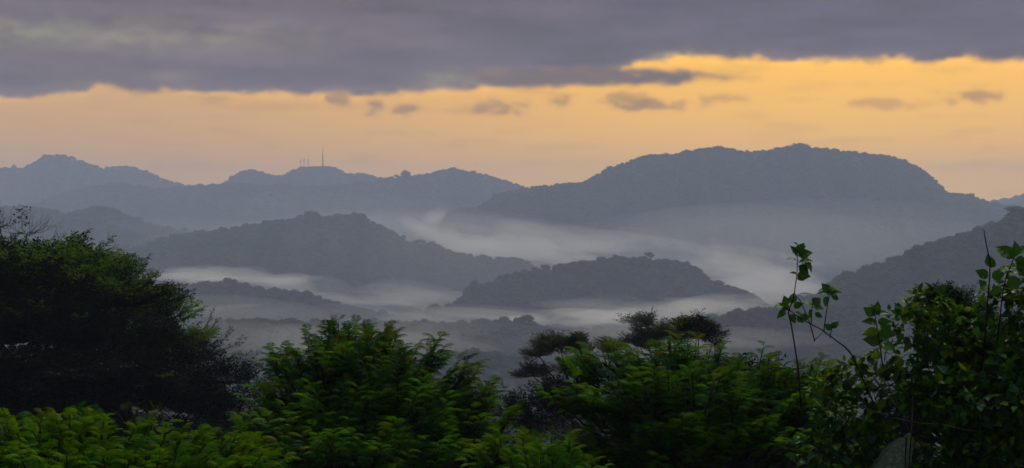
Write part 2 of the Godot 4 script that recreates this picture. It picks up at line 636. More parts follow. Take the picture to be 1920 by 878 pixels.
func feather_tree(foot: Vector3, fork: Vector3, lobes: Array, size: float, density: float, mats: Array, singles: int, label: String, called := "feathery_tree") -> void:
	# lobes: x, y (pixels), distance, half width, half height (pixels), how olive its tips are
	var o := base(called, foot, label, "tree", "feathery leaved trees in front of the lookout")
	var b := Build.new()
	b.tube(bend(Vector3.ZERO, fork - foot, 0.0, 6, 0.08), 0.16, 0.10, 7)
	part("trunk", b.done(), bark, o)
	var list := []
	var tw := Build.new()
	for l in lobes:
		var d: float = l[2]
		var c := at(l[0], l[1], d) - foot
		var r := Vector3(l[3] * K * d, l[4] * K * d, maxf(l[3], l[4]) * K * d * 0.9)
		var lb := Build.new()
		lb.tube(bend(fork - foot, c, 0.08 * (c - fork + foot).length(), 6, 0.04), 0.05, 0.018, 6)
		part("limb", lb.done(), bark, o)
		var area := r.x * r.z + r.x * r.y + r.y * r.z
		var n := int(density * area / (size * size))
		var ol: float = l[5] if l.size() > 5 else 0.2
		for i in n:
			var u := on_sphere()
			if u.y < -0.3 and rng.randf() < 0.75:
				u.y = -u.y
			# a branchlet from inside the crown outwards, with compound leaves along it
			var reach := rf(0.6, 0.98) + 0.42 * pow(rng.randf(), 4.0)
			var p1 := c + u * r * reach
			var away := (p1 - fork + foot).normalized()
			var grow := (away * 0.8 + u * 0.4 + Vector3.UP * 0.35 + on_sphere() * 0.25).normalized()
			var p0 := p1 - grow * size * rf(1.5, 2.6)
			var mid := p0.lerp(p1, 0.5) - Vector3.UP * size * rf(0.0, 0.25) + on_sphere() * size * 0.12
			tw.tube([p0, mid, p1], 0.012, 0.005, 4)
			var ax := (p1 - mid).normalized()
			var side := ax.cross(Vector3.UP + on_sphere() * 0.2).normalized()
			var m := rng.randi_range(8, 11)
			var young := rng.randf()
			for k in m:
				var t := (k + 1.0) / m
				var p := p0.lerp(mid, t * 2.0) if t < 0.5 else mid.lerp(p1, t * 2.0 - 1.0)
				var w := PI * k + rf(-0.7, 0.7)
				var tilt := lerpf(1.25, 0.45, t) + rf(-0.2, 0.2)
				var dir := ax * cos(tilt) + (side * cos(w) + side.cross(ax) * absf(sin(w)) * 0.6) * sin(tilt)
				dir.y += 0.22
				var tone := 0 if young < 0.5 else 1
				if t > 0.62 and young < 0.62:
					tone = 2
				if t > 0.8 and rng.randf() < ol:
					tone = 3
				list.append([aim(p, dir.normalized(), size * rf(0.7, 1.15) * lerpf(1.0, 0.8, t), rf(-0.3, 0.3)), rng.randi() % fronds.size(), tone, u.z + 0.7 * u.y + reach * 1.5 + t + rf(0, 0.4)])
	part("twigs", tw.done(), twig_mat, o, "stuff")
	leaves_out(o, "frond", list, fronds, mats, singles)


func layered_tree(foot: Vector3, fork: Vector3, lobes: Array, size: float, density: float, mats: Array, singles: int, thick: float, label: String, called := "spreading_tree", bare := 0.0, group := "") -> void:
	# a wide tree whose small leaves lie in level sprays; bare: share of twigs without leaves
	var o := base(called, foot, label, "tree", group)
	var b := Build.new()
	b.tube(bend(Vector3.ZERO, fork - foot, 0.0, 7, thick * 0.5), thick, thick * 0.65, 8)
	part("trunk", b.done(), dark_twig if bare < 0.5 else bark, o)
	var list := []
	var tw := Build.new()
	for l in lobes:
		var d: float = l[2]
		var c := at(l[0], l[1], d) - foot
		var r := Vector3(l[3] * K * d, l[4] * K * d, l[3] * K * d * 0.8)
		var start := (fork - foot).lerp(c, 0.05)
		var lb := Build.new()
		lb.tube(bend(start, c, 0.06 * (c - start).length(), 7, thick * 0.5), thick * 0.42, thick * 0.12, 6)
		part("limb", lb.done(), dark_twig if bare < 0.5 else bark, o)
		var area := r.x * r.z + r.x * r.y * 0.8
		var n := int(density * area / (size * size))
		var away := (c - fork + foot).normalized()
		var pads := []
		for i in 11:
			var e := on_sphere()
			if e.y < -0.2 and rng.randf() < 0.7:
				e.y = -e.y
			pads.append([e * pow(rng.randf(), 0.33) * 0.92, rf(0.25, 0.5), rf(0.06, 0.2) if thick > 0.2 else rf(0.2, 0.45)])
		for i in n:
			var pad = pads[i % pads.size()]
			var v := on_sphere()
			var u: Vector3 = pad[0] + Vector3(v.x * pad[1], v.y * pad[2], v.z * pad[1]) * pow(rng.randf(), 0.4)
			var k := u.length()
			var p := c + u * r
			var dir := (Vector3(u.x, u.y * 0.35 + 0.12, u.z) + away * 0.45 + on_sphere() * 0.2).normalized()
			if rng.randf() < 0.35 + bare:
				tw.tube(bend(c.lerp(p, rf(0.0, 0.3)), p, -0.03 * size, 4, 0.05 * size), thick * rf(0.05, 0.1), thick * 0.025, 4)
			if rng.randf() < bare:
				for q in 3:
					var e := p + (dir + on_sphere() * 0.5).normalized() * size * rf(0.5, 1.1)
					tw.tube([p, p.lerp(e, 0.5) + on_sphere() * 0.05 * size, e], thick * 0.03, thick * 0.012, 3)
				continue
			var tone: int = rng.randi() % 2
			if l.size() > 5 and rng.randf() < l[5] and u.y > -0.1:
				tone = 2  # brighter green for upper sprays: light from above put into the leaf colour
			list.append([aim(p, dir, size * rf(0.7, 1.25), rf(-0.4, 0.4)), rng.randi() % sprays.size(), tone, u.z + u.y * 0.6 + k + rf(0, 0.5)])
	part("twigs", tw.done(), dark_twig if bare < 0.5 else twig_mat, o, "stuff")
	leaves_out(o, "leaf_spray", list, sprays, mats, singles)


func vine_mass(o: Node3D, foot: Vector3, lobes: Array, size: float, density: float, list: Array, tw: Build) -> void:
	for l in lobes:
		var d: float = l[2]
		var c := at(l[0], l[1], d) - foot
		var r := Vector3(l[3] * K * d, l[4] * K * d, maxf(l[3], l[4]) * K * d * 0.8)
		var area := r.x * r.z + r.x * r.y + r.y * r.z
		var n := int(density * area / (size * size))
		for i in n:
			var u := on_sphere()
			if u.z < 0.0 and rng.randf() < 0.5:
				u.z = -u.z
			var k := rf(0.55, 1.0) + 0.4 * pow(rng.randf(), 5.0)
			var p := c + u * r * k
			var seen := p + foot
			var sx := 960.0 + seen.x / (-seen.z * K)
			var sy := 439.0 - (seen.y - EYE) / (-seen.z * K)
			if sx > 1655.0 and sx < 1722.0 and sy > 822.0 and seen.z > -13.7 and rng.randf() < 0.6:
				continue   # the stump stands in a gap of the leaves
			var dir := (u + Vector3.DOWN * rf(-0.3, 0.6) + Vector3(0, 0, 0.4) + on_sphere() * 0.8).normalized()
			if rng.randf() < 0.12:
				if rng.randf() < 0.25: tw.tube(bend(p - u * r * 0.5 + on_sphere() * 0.1, p + on_sphere() * 0.12, 0.05, 4, 0.015), 0.005, 0.003, 4)
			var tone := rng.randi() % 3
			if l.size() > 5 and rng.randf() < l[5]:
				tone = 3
			list.append([aim(p, dir, size * (0.45 + 0.85 * rng.randf()), rf(-0.9, 0.9), (u * 0.7 + Vector3.UP * 0.5 + on_sphere() * 0.4).normalized()), rng.randi() % vine_leaves.size(), tone, u.z * 1.2 + k + rf(0, 0.5)])


func shoot(o: Node3D, foot: Vector3, path: Array, d: float, r: float, tips: Array, size: float, mats: Array) -> void:
	# a single stem along pixels, with leaves at [x, y, angle in the picture (degrees from right, anticlockwise), size, tone]
	var pts := []
	for p in path:
		pts.append(at(p[0], p[1], d + (p[2] if p.size() > 2 else 0.0)) - foot)
	var c := Curve3D.new()
	for i in pts.size():
		var t: Vector3 = (pts[mini(i + 1, pts.size() - 1)] - pts[maxi(i - 1, 0)]) / 6.0
		c.add_point(pts[i], -t, t)
	var b := Build.new()
	b.tube(Array(c.tessellate(3, 6)), r, r * 0.55, 6)
	part("stem", b.done(), twig_mat, o)
	for t in tips:
		var w := deg_to_rad(t[2])
		var dir := Vector3(cos(w), sin(w), rf(-0.35, 0.55)).normalized()
		var l := part("leaf", vine_leaves[rng.randi() % vine_leaves.size()], mats[t[4] if t.size() > 4 else 0], o)
		l.transform = aim(at(t[0], t[1], d + rf(-0.02, 0.02)) - foot, dir, size * t[3] * rf(0.8, 1.1), rf(-0.6, 0.6), Vector3(rf(-0.5, 0.5), 0.7, 1.0).normalized())


# ---------------------------------------------------------------- the scene

func _ready() -> void:
	var cam := Camera3D.new()
	cam.name = "camera"
	cam.position = Vector3(0, EYE, 0)
	cam.fov = rad_to_deg(2.0 * atan(439.0 * K))
	cam.near = 0.1
	cam.far = 12000.0
	add_child(cam)

	noise.noise_type = FastNoiseLite.TYPE_SIMPLEX_SMOOTH
	noise.frequency = 0.02
	noise.fractal_octaves = 4
	noise.seed = 3
	fine.noise_type = FastNoiseLite.TYPE_SIMPLEX_SMOOTH
	fine.frequency = 0.02
	fine.fractal_octaves = 5
	fine.seed = 9

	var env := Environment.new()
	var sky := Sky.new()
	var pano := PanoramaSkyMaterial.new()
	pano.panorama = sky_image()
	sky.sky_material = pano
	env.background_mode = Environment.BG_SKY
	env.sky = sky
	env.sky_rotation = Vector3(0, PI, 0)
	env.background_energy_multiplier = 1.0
	env.tonemap_mode = Environment.TONE_MAPPER_LINEAR
	env.tonemap_exposure = 2.3
	env.fog_enabled = true
	env.fog_density = 0.00022
	env.fog_light_color = Color(0.62, 0.745, 1.0).linear_to_srgb()
	env.volumetric_fog_enabled = true
	env.volumetric_fog_density = 0.0
	env.sdfgi_enabled = true
	env.ssao_enabled = true
	env.ssil_enabled = true
	var we := WorldEnvironment.new()
	we.name = "environment"
	we.environment = env
	add_child(we)

	var sun := DirectionalLight3D.new()
	sun.name = "sun"
	sun.light_energy = 0.55
	sun.light_color = Color(1.0, 0.97, 0.92)
	sun.light_angular_distance = 25.0
	sun.shadow_enabled = true
	sun.rotation = Vector3(deg_to_rad(-55.0), deg_to_rad(160.0), 0)
	add_child(sun)

	# materials
	hill_mat = noisy(Color(0.01, 0.016, 0.008), Color(0.022, 0.032, 0.014), 40.0)
	forest_mat = mat(Color(0.03, 0.048, 0.022), 0.8, 0.0, true)
	bark = noisy(Color(0.035, 0.03, 0.024), Color(0.12, 0.105, 0.085), 0.5)
	twig_mat = mat(Color(0.06, 0.055, 0.035), 0.7)
	dark_twig = mat(Color(0.016, 0.015, 0.012), 0.9)
	steel = mat(Color(0.16, 0.12, 0.12), 0.6)
	rng.seed = 11
	for i in 4:
		crowns.append(crown_mesh(4 + i, [0.8, 0.65, 0.9, 0.72][i]))

	terrain()
	far_hills()
	mists()
	near_trees()


func far_hills() -> void:
	hill([[-1700, 470], [-1300, 420], [-900, 372], [-500, 330], [-200, 322], [0, 313], [50, 312], [85, 291], [125, 292], [160, 304], [190, 315], [240, 311], [270, 319], [300, 334], [340, 346], [400, 372], [480, 420]], 5100, 7.5, 10, 1.6, "pale blue-grey far ridge with a flat summit, leftmost on the skyline", "far hazy forest of the leftmost skyline ridge", 21)
	hill([[330, 420], [375, 365], [420, 344], [450, 321], [475, 318], [510, 329], [530, 330], [560, 315], [590, 312], [630, 314], [650, 327], [680, 324], [710, 333], [760, 345], [860, 370], [960, 420]], 4900, 7.5, 10, 1.6, "far blue-grey hilltop that carries the radio towers", "far hazy forest below the radio towers", 22)
	hill([[1760, 430], [1810, 395], [1850, 377], [1890, 372], [1920, 364], [2050, 340], [2300, 345], [2800, 380], [3300, 450]], 5000, 7.5, 10, 1.6, "pale blue far ridge at the right edge behind the broad hill", "far hazy forest of the ridge at the right edge", 23)
	hill([[-1500, 480], [-1000, 440], [-600, 425], [-300, 410], [40, 386], [94, 370], [172, 347], [224, 342], [292, 353], [375, 347], [430, 343], [500, 346], [620, 347], [700, 338], [740, 330], [785, 328], [830, 320], [850, 316], [905, 326], [950, 340], [985, 350], [1060, 350], [1130, 362], [1250, 400]], 4300, 7.5, 10, 1.7, "long blue-grey ridge running below the far hilltops", "hazy forest of the long ridge below the radio towers", 24)
	hill([[740, 440], [790, 425], [820, 416], [850, 394], [899, 385], [941, 361], [1001, 350], [1092, 341], [1122, 326], [1171, 304], [1207, 294], [1273, 288], [1285, 283], [1346, 276], [1382, 282], [1448, 283], [1460, 278], [1497, 272], [1545, 277], [1575, 283], [1666, 292], [1720, 312], [1750, 337], [1775, 361], [1817, 365], [1847, 377], [1900, 386], [2000, 410], [2200, 440]], 3300, 6.6, 9, 1.5, "broad round-topped hill, the largest on the right", "hazy blue-grey forest covering the broad round-topped hill", 25)
	hill([[-1300, 520], [-900, 460], [-400, 405], [-150, 398], [0, 391], [36, 384], [78, 391], [125, 399], [161, 391], [193, 385], [224, 396], [250, 412], [281, 420], [323, 430], [385, 434], [480, 450], [600, 500]], 3000, 6.5, 9, 1.7, "pale grey hill on the left behind the dark spreading tree", "misty forest of the pale hill on the left", 26)
	hill([[180, 500], [250, 465], [330, 440], [385, 434], [443, 425], [495, 417], [547, 409], [583, 399], [604, 407], [646, 402], [677, 402], [703, 420], [740, 434], [760, 451], [802, 457], [859, 475], [911, 486], [958, 483], [980, 488], [1000, 500], [1060, 520], [1200, 545]], 2500, 6.0, 8.5, 1.6, "dark grey hill with a pointed summit in the middle of the valley", "grey forest of the hill with the pointed summit", 27)
	hill([[800, 580], [857, 567], [881, 537], [917, 530], [959, 513], [1014, 503], [1056, 498], [1098, 488], [1153, 482], [1207, 483], [1237, 488], [1273, 491], [1304, 500], [1325, 515], [1334, 530], [1364, 534], [1394, 543], [1412, 558], [1470, 585]], 1900, 5.5, 8, 1.5, "small dark wooded hill rising out of the mist", "dark forest of the small hill in the mist", 28)
	hill([[240, 610], [312, 553], [338, 540], [380, 530], [432, 527], [469, 535], [500, 541], [542, 543], [588, 556], [651, 574], [729, 590], [820, 605]], 1800, 5.0, 7.5, 1.6, "low grey wooded knoll beside the dark spreading tree", "misty forest of the low knoll", 29)
	hill([[1330, 600], [1440, 590], [1490, 560], [1533, 549], [1588, 513], [1636, 501], [1666, 489], [1708, 471], [1757, 452], [1817, 434], [1877, 415], [1900, 402], [1920, 398], [2020, 370], [2200, 330], [2500, 330], [2900, 390], [3300, 520]], 1500, 5.5, 7.5, 1.8, "dark grey wooded slope rising to the right edge", "dark hazy forest of the slope at the right edge", 30)
	hill([[1230, 640], [1340, 600], [1370, 586], [1425, 577], [1470, 578], [1560, 570], [1680, 590], [1800, 600], [2100, 610]], 1300, 4.5, 7, 1.5, "low dark spur below the wooded slope on the right", "dark forest of the low spur behind the climbing shoots", 31)
	hill([[100, 650], [250, 630], [380, 620], [430, 606], [470, 596], [520, 600], [600, 605], [750, 601], [830, 606], [880, 605], [945, 600], [990, 601], [1030, 614], [1120, 617], [1200, 625], [1330, 625], [1450, 650]], 1350, 4.5, 7, 1.6, "low grey wooded rise beyond the nearest tree tops", "grey forest of the rise beyond the nearest tree tops", 32)
	hill([[300, 720], [420, 690], [520, 700], [700, 690], [830, 664], [900, 658], [960, 672], [1040, 690], [1200, 720]], 1130, 4.5, 7, 1.6, "lowest grey wooded rise between the feathery trees", "grey forest of the lowest rise", 33)

	emergent(1219, 472, 1900, 27, 26, 0.6, "round tree standing above the crest of the small dark hill in the mist", 0)
	emergent(1105, 487, 1900, 22, 20, 0.7, "small round tree on the crest left of the middle of the small dark hill", 1)
	emergent(1347, 525, 1880, 26, 30, 0.8, "rounded tree at the right end of the small dark hill", 2)
	emergent(1392, 541, 1880, 24, 24, 0.7, "last low tree where the small dark hill sinks into the mist", 3)
	emergent(1004, 500, 1900, 20, 18, 0.8, "tree on the left shoulder of the small dark hill", 0)
	emergent(788, 447, 2500, 27, 22, 0.6, "broad tree standing out on the right shoulder of the pointed hill", 1)
	emergent(583, 395, 2500, 34, 22, 0.5, "broad tree on the summit of the hill with the pointed summit", 2)
	emergent(760, 317, 4300, 22, 18, 1.1, "lone domed tree standing up from the long far ridge", 3)
	emergent(852, 313, 4300, 24, 14, 0.6, "domed tree on the highest point of the long far ridge", 0)
	emergent(1348, 271, 3300, 26, 20, 0.7, "domed tree on the left half of the broad hill's crest", 1)
	emergent(1500, 268, 3300, 44, 20, 0.5, "wide tree on the highest point of the broad hill", 2)
	emergent(1288, 279, 3300, 22, 18, 0.7, "small domed tree where the broad hill's crest begins", 3)
	emergent(1460, 276, 3300, 22, 16, 0.7, "small domed tree just left of the broad hill's highest point", 0)
	emergent(1714, 308, 3300, 22, 20, 0.8, "tree at the right brow of the broad hill", 1)
	emergent(1905, 386, 1500, 56, 46, 0.45, "flat-topped tree above the dark slope at the right edge", 2)
	emergent(1510, 548, 1490, 22, 30, 0.35, "little flat-topped tree at the left foot of the right slope", 3)
	emergent(440, 523, 1800, 22, 20, 0.7, "round tree on the top of the low grey knoll", 0)
	emergent(385, 528, 1800, 20, 20, 0.8, "tree on the left side of the low grey knoll", 1)
	emergent(945, 593, 1350, 24, 24, 0.7, "taller tree on the low rise right of the middle feathery tree", 2)
	emergent(993, 598, 1350, 28, 24, 0.8, "dark domed tree on the low rise against white mist", 3)
	emergent(470, 594, 1350, 40, 26, 0.6, "broad tree on the low rise left of the middle feathery tree", 1)

	tower(605, 273, 313, 4900, 2.8, "tallest radio tower, standing alone on the flat hilltop")
	tower(570, 289, 313, 4900, 1.6, "slender radio tower, darkest of the cluster of three on the flat hilltop")
	tower(563.5, 290, 314, 4900, 1.2, "slim radio tower, leftmost of the cluster of three on the hilltop")
	tower(577.5, 289, 313, 4900, 1.3, "slim radio tower, rightmost of the cluster of three on the hilltop")


func mists() -> void:
	rng.seed = 55
	var m := FogMaterial.new()
	m.albedo = Color(1.0, 1.0, 0.97)
	mist("white mist drifting up between the pointed hill and the broad hill", [[775, 428, 870, 462, 2950, 26, 36, 22, 0.0028], [830, 398, 790, 436, 2980, 20, 24, 10, 0.002], [850, 458, 1080, 484, 2950, 27, 66, 30, 0.0028], [900, 436, 1120, 468, 3000, 40, 90, 14, 0.001], [1040, 478, 1200, 458, 3000, 26, 60, 12, 0.0014]], m)
	mist("pale mist lying between the pointed hill and the low knoll", [[310, 518, 560, 530, 2050, 20, 64, 24, 0.0024], [320, 525, 460, 535, 2050, 22, 60, 8, 0.0018], [520, 540, 720, 575, 2050, 26, 100, 12, 0.0012], [700, 560, 900, 580, 2100, 30, 110, 8, 0.0009]], m)
	mist("white mist below the small dark hill behind the nearest tree tops", [[960, 600, 1180, 596, 1600, 20, 60, 26, 0.0045], [1160, 594, 1400, 578, 1600, 28, 80, 22, 0.0024], [900, 585, 1350, 575, 1640, 24, 120, 12, 0.0012], [860, 600, 960, 598, 1600, 8, 50, 5, 0.002]], m)
	mist("pale mist filling the valley right of the small dark hill", [[1330, 500, 1500, 520, 2600, 30, 110, 12, 0.0013], [1370, 535, 1540, 545, 2300, 40, 100, 18, 0.0018], [1400, 570, 1530, 560, 1900, 22, 70, 9, 0.002], [1200, 455, 1500, 480, 3100, 30, 150, 8, 0.0008]], m)
	mist("thin haze lying over the valley floor beyond the nearest trees", [[400, 640, 1400, 640, 1180, 55, 320, 12, 0.0005], [600, 470, 1750, 470, 2750, 130, 500, 8, 0.00016], [300, 585, 900, 600, 1560, 34, 200, 10, 0.0005]], m)


func near_trees() -> void:
	rng.seed = 101
	for i in 4:
		fronds.append(frond_mesh(5 + i % 2, [0.35, 0.5, 0.25, 0.6][i], [0.35, 0.2, 0.5, 0.45][i], [0.34, 0.31, 0.36, 0.32][i]))
	for i in 4:
		vine_leaves.append(leaf_mesh([0.78, 0.66, 0.85, 0.6][i], [0.16, 0.3, 0.1, 0.22][i], [0.3, 0.15, 0.42, 0.5][i]))
	for i in 3:
		sprays.append(spray_mesh(84, 0.11, 0.5))

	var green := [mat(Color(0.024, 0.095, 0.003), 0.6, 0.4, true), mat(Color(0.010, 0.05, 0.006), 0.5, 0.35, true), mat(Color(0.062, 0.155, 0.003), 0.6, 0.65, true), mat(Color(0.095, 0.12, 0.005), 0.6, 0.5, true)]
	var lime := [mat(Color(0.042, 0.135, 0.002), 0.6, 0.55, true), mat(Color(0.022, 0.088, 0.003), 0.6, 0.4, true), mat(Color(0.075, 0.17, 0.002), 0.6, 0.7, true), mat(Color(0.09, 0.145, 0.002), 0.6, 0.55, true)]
	var dark := [mat(Color(0.007, 0.015, 0.012), 0.6, 0.2, true), mat(Color(0.009, 0.018, 0.012), 0.6, 0.2, true), mat(Color(0.075, 0.16, 0.01), 0.5, 0.55, true)]  # last tone is the lit green, its light put into the colour
	var haze_tinted := [mat(Color(0.04, 0.066, 0.048), 0.55, 0.3, true), mat(Color(0.06, 0.066, 0.048), 0.55, 0.3, true), mat(Color(0.045, 0.085, 0.035), 0.5, 0.4, true)]  # haze put into these leaf colours: lightened grey-greens
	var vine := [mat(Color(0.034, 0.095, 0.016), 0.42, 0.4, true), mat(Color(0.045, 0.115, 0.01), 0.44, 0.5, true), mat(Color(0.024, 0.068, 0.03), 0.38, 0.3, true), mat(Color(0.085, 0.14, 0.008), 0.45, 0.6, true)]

	# dark trees further down the slope
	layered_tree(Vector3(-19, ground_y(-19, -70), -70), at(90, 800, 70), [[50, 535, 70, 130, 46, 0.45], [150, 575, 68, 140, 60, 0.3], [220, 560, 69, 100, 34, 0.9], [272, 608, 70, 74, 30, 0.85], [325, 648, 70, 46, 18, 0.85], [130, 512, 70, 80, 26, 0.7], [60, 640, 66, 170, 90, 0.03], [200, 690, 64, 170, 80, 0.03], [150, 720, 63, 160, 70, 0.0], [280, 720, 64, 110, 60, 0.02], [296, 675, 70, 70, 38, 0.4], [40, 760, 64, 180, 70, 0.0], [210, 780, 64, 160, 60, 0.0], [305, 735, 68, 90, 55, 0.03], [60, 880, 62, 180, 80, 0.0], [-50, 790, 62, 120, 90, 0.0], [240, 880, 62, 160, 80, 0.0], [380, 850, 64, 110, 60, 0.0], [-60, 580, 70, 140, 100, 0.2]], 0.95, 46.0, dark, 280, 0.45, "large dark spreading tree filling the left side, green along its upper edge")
	layered_tree(Vector3(-14, ground_y(-14, -76), -76), at(330, 780, 76), [[365, 630, 76, 50, 20, 0.4], [395, 662, 76, 60, 26, 0.3], [430, 690, 76, 50, 16, 0.2]], 0.8, 9.0, haze_tinted, 120, 0.2, "thin tree with haze-tinted leaves and bare twigs leaning out right of the dark spreading tree", "spreading_tree", 0.7)
	layered_tree(Vector3(-12.5, ground_y(-12.5, -62), -62), at(420, 850, 62), [[420, 718, 62, 70, 7, 0.0], [380, 765, 62, 70, 16, 0.0], [465, 742, 62, 46, 8, 0.0], [440, 785, 62, 80, 12, 0.0], [350, 800, 62, 80, 40, 0.0], [470, 850, 60, 110, 50, 0.0], [520, 800, 60, 70, 30, 0.0]], 0.7, 18.0, dark, 120, 0.22, "black layered tree low down between the spreading tree and the middle feathery tree")
	layered_tree(Vector3(-29, ground_y(-29, -95), -95), at(20, 560, 95), [[0, 425, 95, 50, 30, 0.0], [50, 440, 95, 50, 24, 0.0], [105, 458, 95, 40, 18, 0.0], [-60, 440, 95, 70, 40, 0.0], [180, 480, 95, 50, 18, 0.0], [20, 440, 95, 20, 40, 0.0]], 1.2, 8.0, [mat(Color(0.06, 0.045, 0.05), 0.7), mat(Color(0.045, 0.04, 0.04), 0.7), mat(Color(0.04, 0.06, 0.03), 0.7)], 60, 0.26, "almost leafless grey tree showing behind the top of the dark spreading tree", "bare_tree", 0.95)
	layered_tree(Vector3(1.6, ground_y(1.6, -66), -66), at(1075, 790, 66), [[1010, 668, 66, 34, 14, 0.1], [1050, 650, 66, 40, 14, 0.3], [1090, 656, 66, 36, 16, 0.2], [1000, 705, 66, 32, 12, 0.0], [1030, 735, 66, 30, 14, 0.0], [1090, 710, 66, 44, 30, 0.0]], 0.42, 34.0, haze_tinted, 160, 0.14, "dark green tree with haze painted in its leaves and an open crown left of the right feathery tree")
	layered_tree(Vector3(6, ground_y(6, -72), -72), at(1250, 760, 72), [[1200, 612, 72, 26, 14, 0.1], [1235, 630, 72, 40, 14, 0.2], [1275, 636, 72, 34, 14, 0.1], [1200, 650, 72, 44, 16, 0.0], [1160, 655, 72, 30, 12, 0.0]], 0.42, 30.0, haze_tinted, 140, 0.14, "open-crowned tree with haze-tinted leaves rising above the right feathery tree")
	layered_tree(Vector3(8.8, ground_y(8.8, -70), -70), at(1310, 760, 70), [[1308, 622, 70, 22, 18, 0.2], [1334, 640, 70, 20, 16, 0.1], [1285, 618, 70, 26, 9, 0.3]], 0.42, 60.0, dark, 100, 0.13, "small dense dark crown above the right feathery tree, nearest the climbing shoots")
	layered_tree(Vector3(0.9, ground_y(0.9, -50), -50), at(1020, 900, 50), [[1000, 790, 50, 70, 34, 0.0], [1060, 780, 50, 60, 40, 0.05], [1120, 830, 48, 90, 50, 0.0], [950, 830, 50, 70, 50, 0.0]], 0.6, 26.0, dark, 120, 0.14, "dark bushy tree in the gap between the middle and the right feathery trees")

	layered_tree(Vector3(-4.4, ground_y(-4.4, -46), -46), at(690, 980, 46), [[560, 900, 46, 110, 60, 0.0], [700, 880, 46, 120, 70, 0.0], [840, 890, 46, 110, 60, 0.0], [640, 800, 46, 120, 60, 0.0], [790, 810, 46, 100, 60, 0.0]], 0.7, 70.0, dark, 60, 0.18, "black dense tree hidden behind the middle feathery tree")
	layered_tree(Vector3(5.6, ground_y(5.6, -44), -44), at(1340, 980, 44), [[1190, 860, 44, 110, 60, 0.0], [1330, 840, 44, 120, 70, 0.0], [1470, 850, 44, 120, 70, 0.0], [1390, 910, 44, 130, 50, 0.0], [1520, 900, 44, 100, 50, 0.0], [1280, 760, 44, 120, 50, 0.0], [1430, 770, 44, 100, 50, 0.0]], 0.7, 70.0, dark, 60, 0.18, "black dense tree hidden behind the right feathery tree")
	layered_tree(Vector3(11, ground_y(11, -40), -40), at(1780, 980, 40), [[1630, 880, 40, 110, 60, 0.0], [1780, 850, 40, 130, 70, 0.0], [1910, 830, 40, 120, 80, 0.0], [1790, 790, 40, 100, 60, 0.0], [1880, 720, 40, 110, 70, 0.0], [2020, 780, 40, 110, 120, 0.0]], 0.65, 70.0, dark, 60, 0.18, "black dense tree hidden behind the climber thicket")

	# feathery trees in front
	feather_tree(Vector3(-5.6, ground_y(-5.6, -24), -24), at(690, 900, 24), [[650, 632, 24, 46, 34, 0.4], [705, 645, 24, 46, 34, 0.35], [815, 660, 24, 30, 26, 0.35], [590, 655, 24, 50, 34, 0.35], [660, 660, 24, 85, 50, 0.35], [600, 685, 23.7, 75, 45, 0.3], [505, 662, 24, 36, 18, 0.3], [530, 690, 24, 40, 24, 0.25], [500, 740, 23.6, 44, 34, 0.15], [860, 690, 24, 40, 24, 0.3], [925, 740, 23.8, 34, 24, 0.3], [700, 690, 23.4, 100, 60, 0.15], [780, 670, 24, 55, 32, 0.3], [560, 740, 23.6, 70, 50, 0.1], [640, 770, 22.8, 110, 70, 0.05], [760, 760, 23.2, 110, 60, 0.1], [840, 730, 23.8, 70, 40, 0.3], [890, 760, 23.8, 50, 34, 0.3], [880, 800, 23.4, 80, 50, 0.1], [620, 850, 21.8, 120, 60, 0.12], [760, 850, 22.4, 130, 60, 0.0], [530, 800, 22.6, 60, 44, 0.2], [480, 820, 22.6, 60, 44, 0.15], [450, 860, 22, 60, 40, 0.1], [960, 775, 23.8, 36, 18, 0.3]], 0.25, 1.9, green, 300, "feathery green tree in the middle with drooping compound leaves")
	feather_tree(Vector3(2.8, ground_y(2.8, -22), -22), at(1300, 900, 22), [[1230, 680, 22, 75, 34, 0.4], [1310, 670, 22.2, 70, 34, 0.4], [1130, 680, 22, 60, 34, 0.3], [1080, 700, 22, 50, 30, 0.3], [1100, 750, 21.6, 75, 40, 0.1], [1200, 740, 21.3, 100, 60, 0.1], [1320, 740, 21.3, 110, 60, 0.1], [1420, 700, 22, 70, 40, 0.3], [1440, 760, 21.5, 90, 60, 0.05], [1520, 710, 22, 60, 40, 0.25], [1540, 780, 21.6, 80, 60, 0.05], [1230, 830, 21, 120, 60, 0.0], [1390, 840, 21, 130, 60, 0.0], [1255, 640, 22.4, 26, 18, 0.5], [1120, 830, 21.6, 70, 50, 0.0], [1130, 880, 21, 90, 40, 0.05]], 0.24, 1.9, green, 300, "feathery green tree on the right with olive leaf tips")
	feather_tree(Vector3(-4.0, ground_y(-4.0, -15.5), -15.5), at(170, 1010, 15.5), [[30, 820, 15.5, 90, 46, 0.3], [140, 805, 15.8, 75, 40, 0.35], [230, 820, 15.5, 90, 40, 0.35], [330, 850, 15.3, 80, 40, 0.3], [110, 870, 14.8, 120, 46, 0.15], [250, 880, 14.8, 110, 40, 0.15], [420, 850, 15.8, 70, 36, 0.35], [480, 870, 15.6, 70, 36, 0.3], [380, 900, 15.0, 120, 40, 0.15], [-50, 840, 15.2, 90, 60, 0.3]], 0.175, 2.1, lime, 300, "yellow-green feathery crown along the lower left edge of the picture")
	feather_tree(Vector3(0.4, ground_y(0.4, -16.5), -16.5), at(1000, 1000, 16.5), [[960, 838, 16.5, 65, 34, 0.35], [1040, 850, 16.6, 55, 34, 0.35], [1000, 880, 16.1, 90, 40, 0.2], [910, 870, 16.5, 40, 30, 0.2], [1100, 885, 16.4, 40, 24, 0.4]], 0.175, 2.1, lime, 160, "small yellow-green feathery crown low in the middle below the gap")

	vines(vine, dark)
	undergrowth(dark)


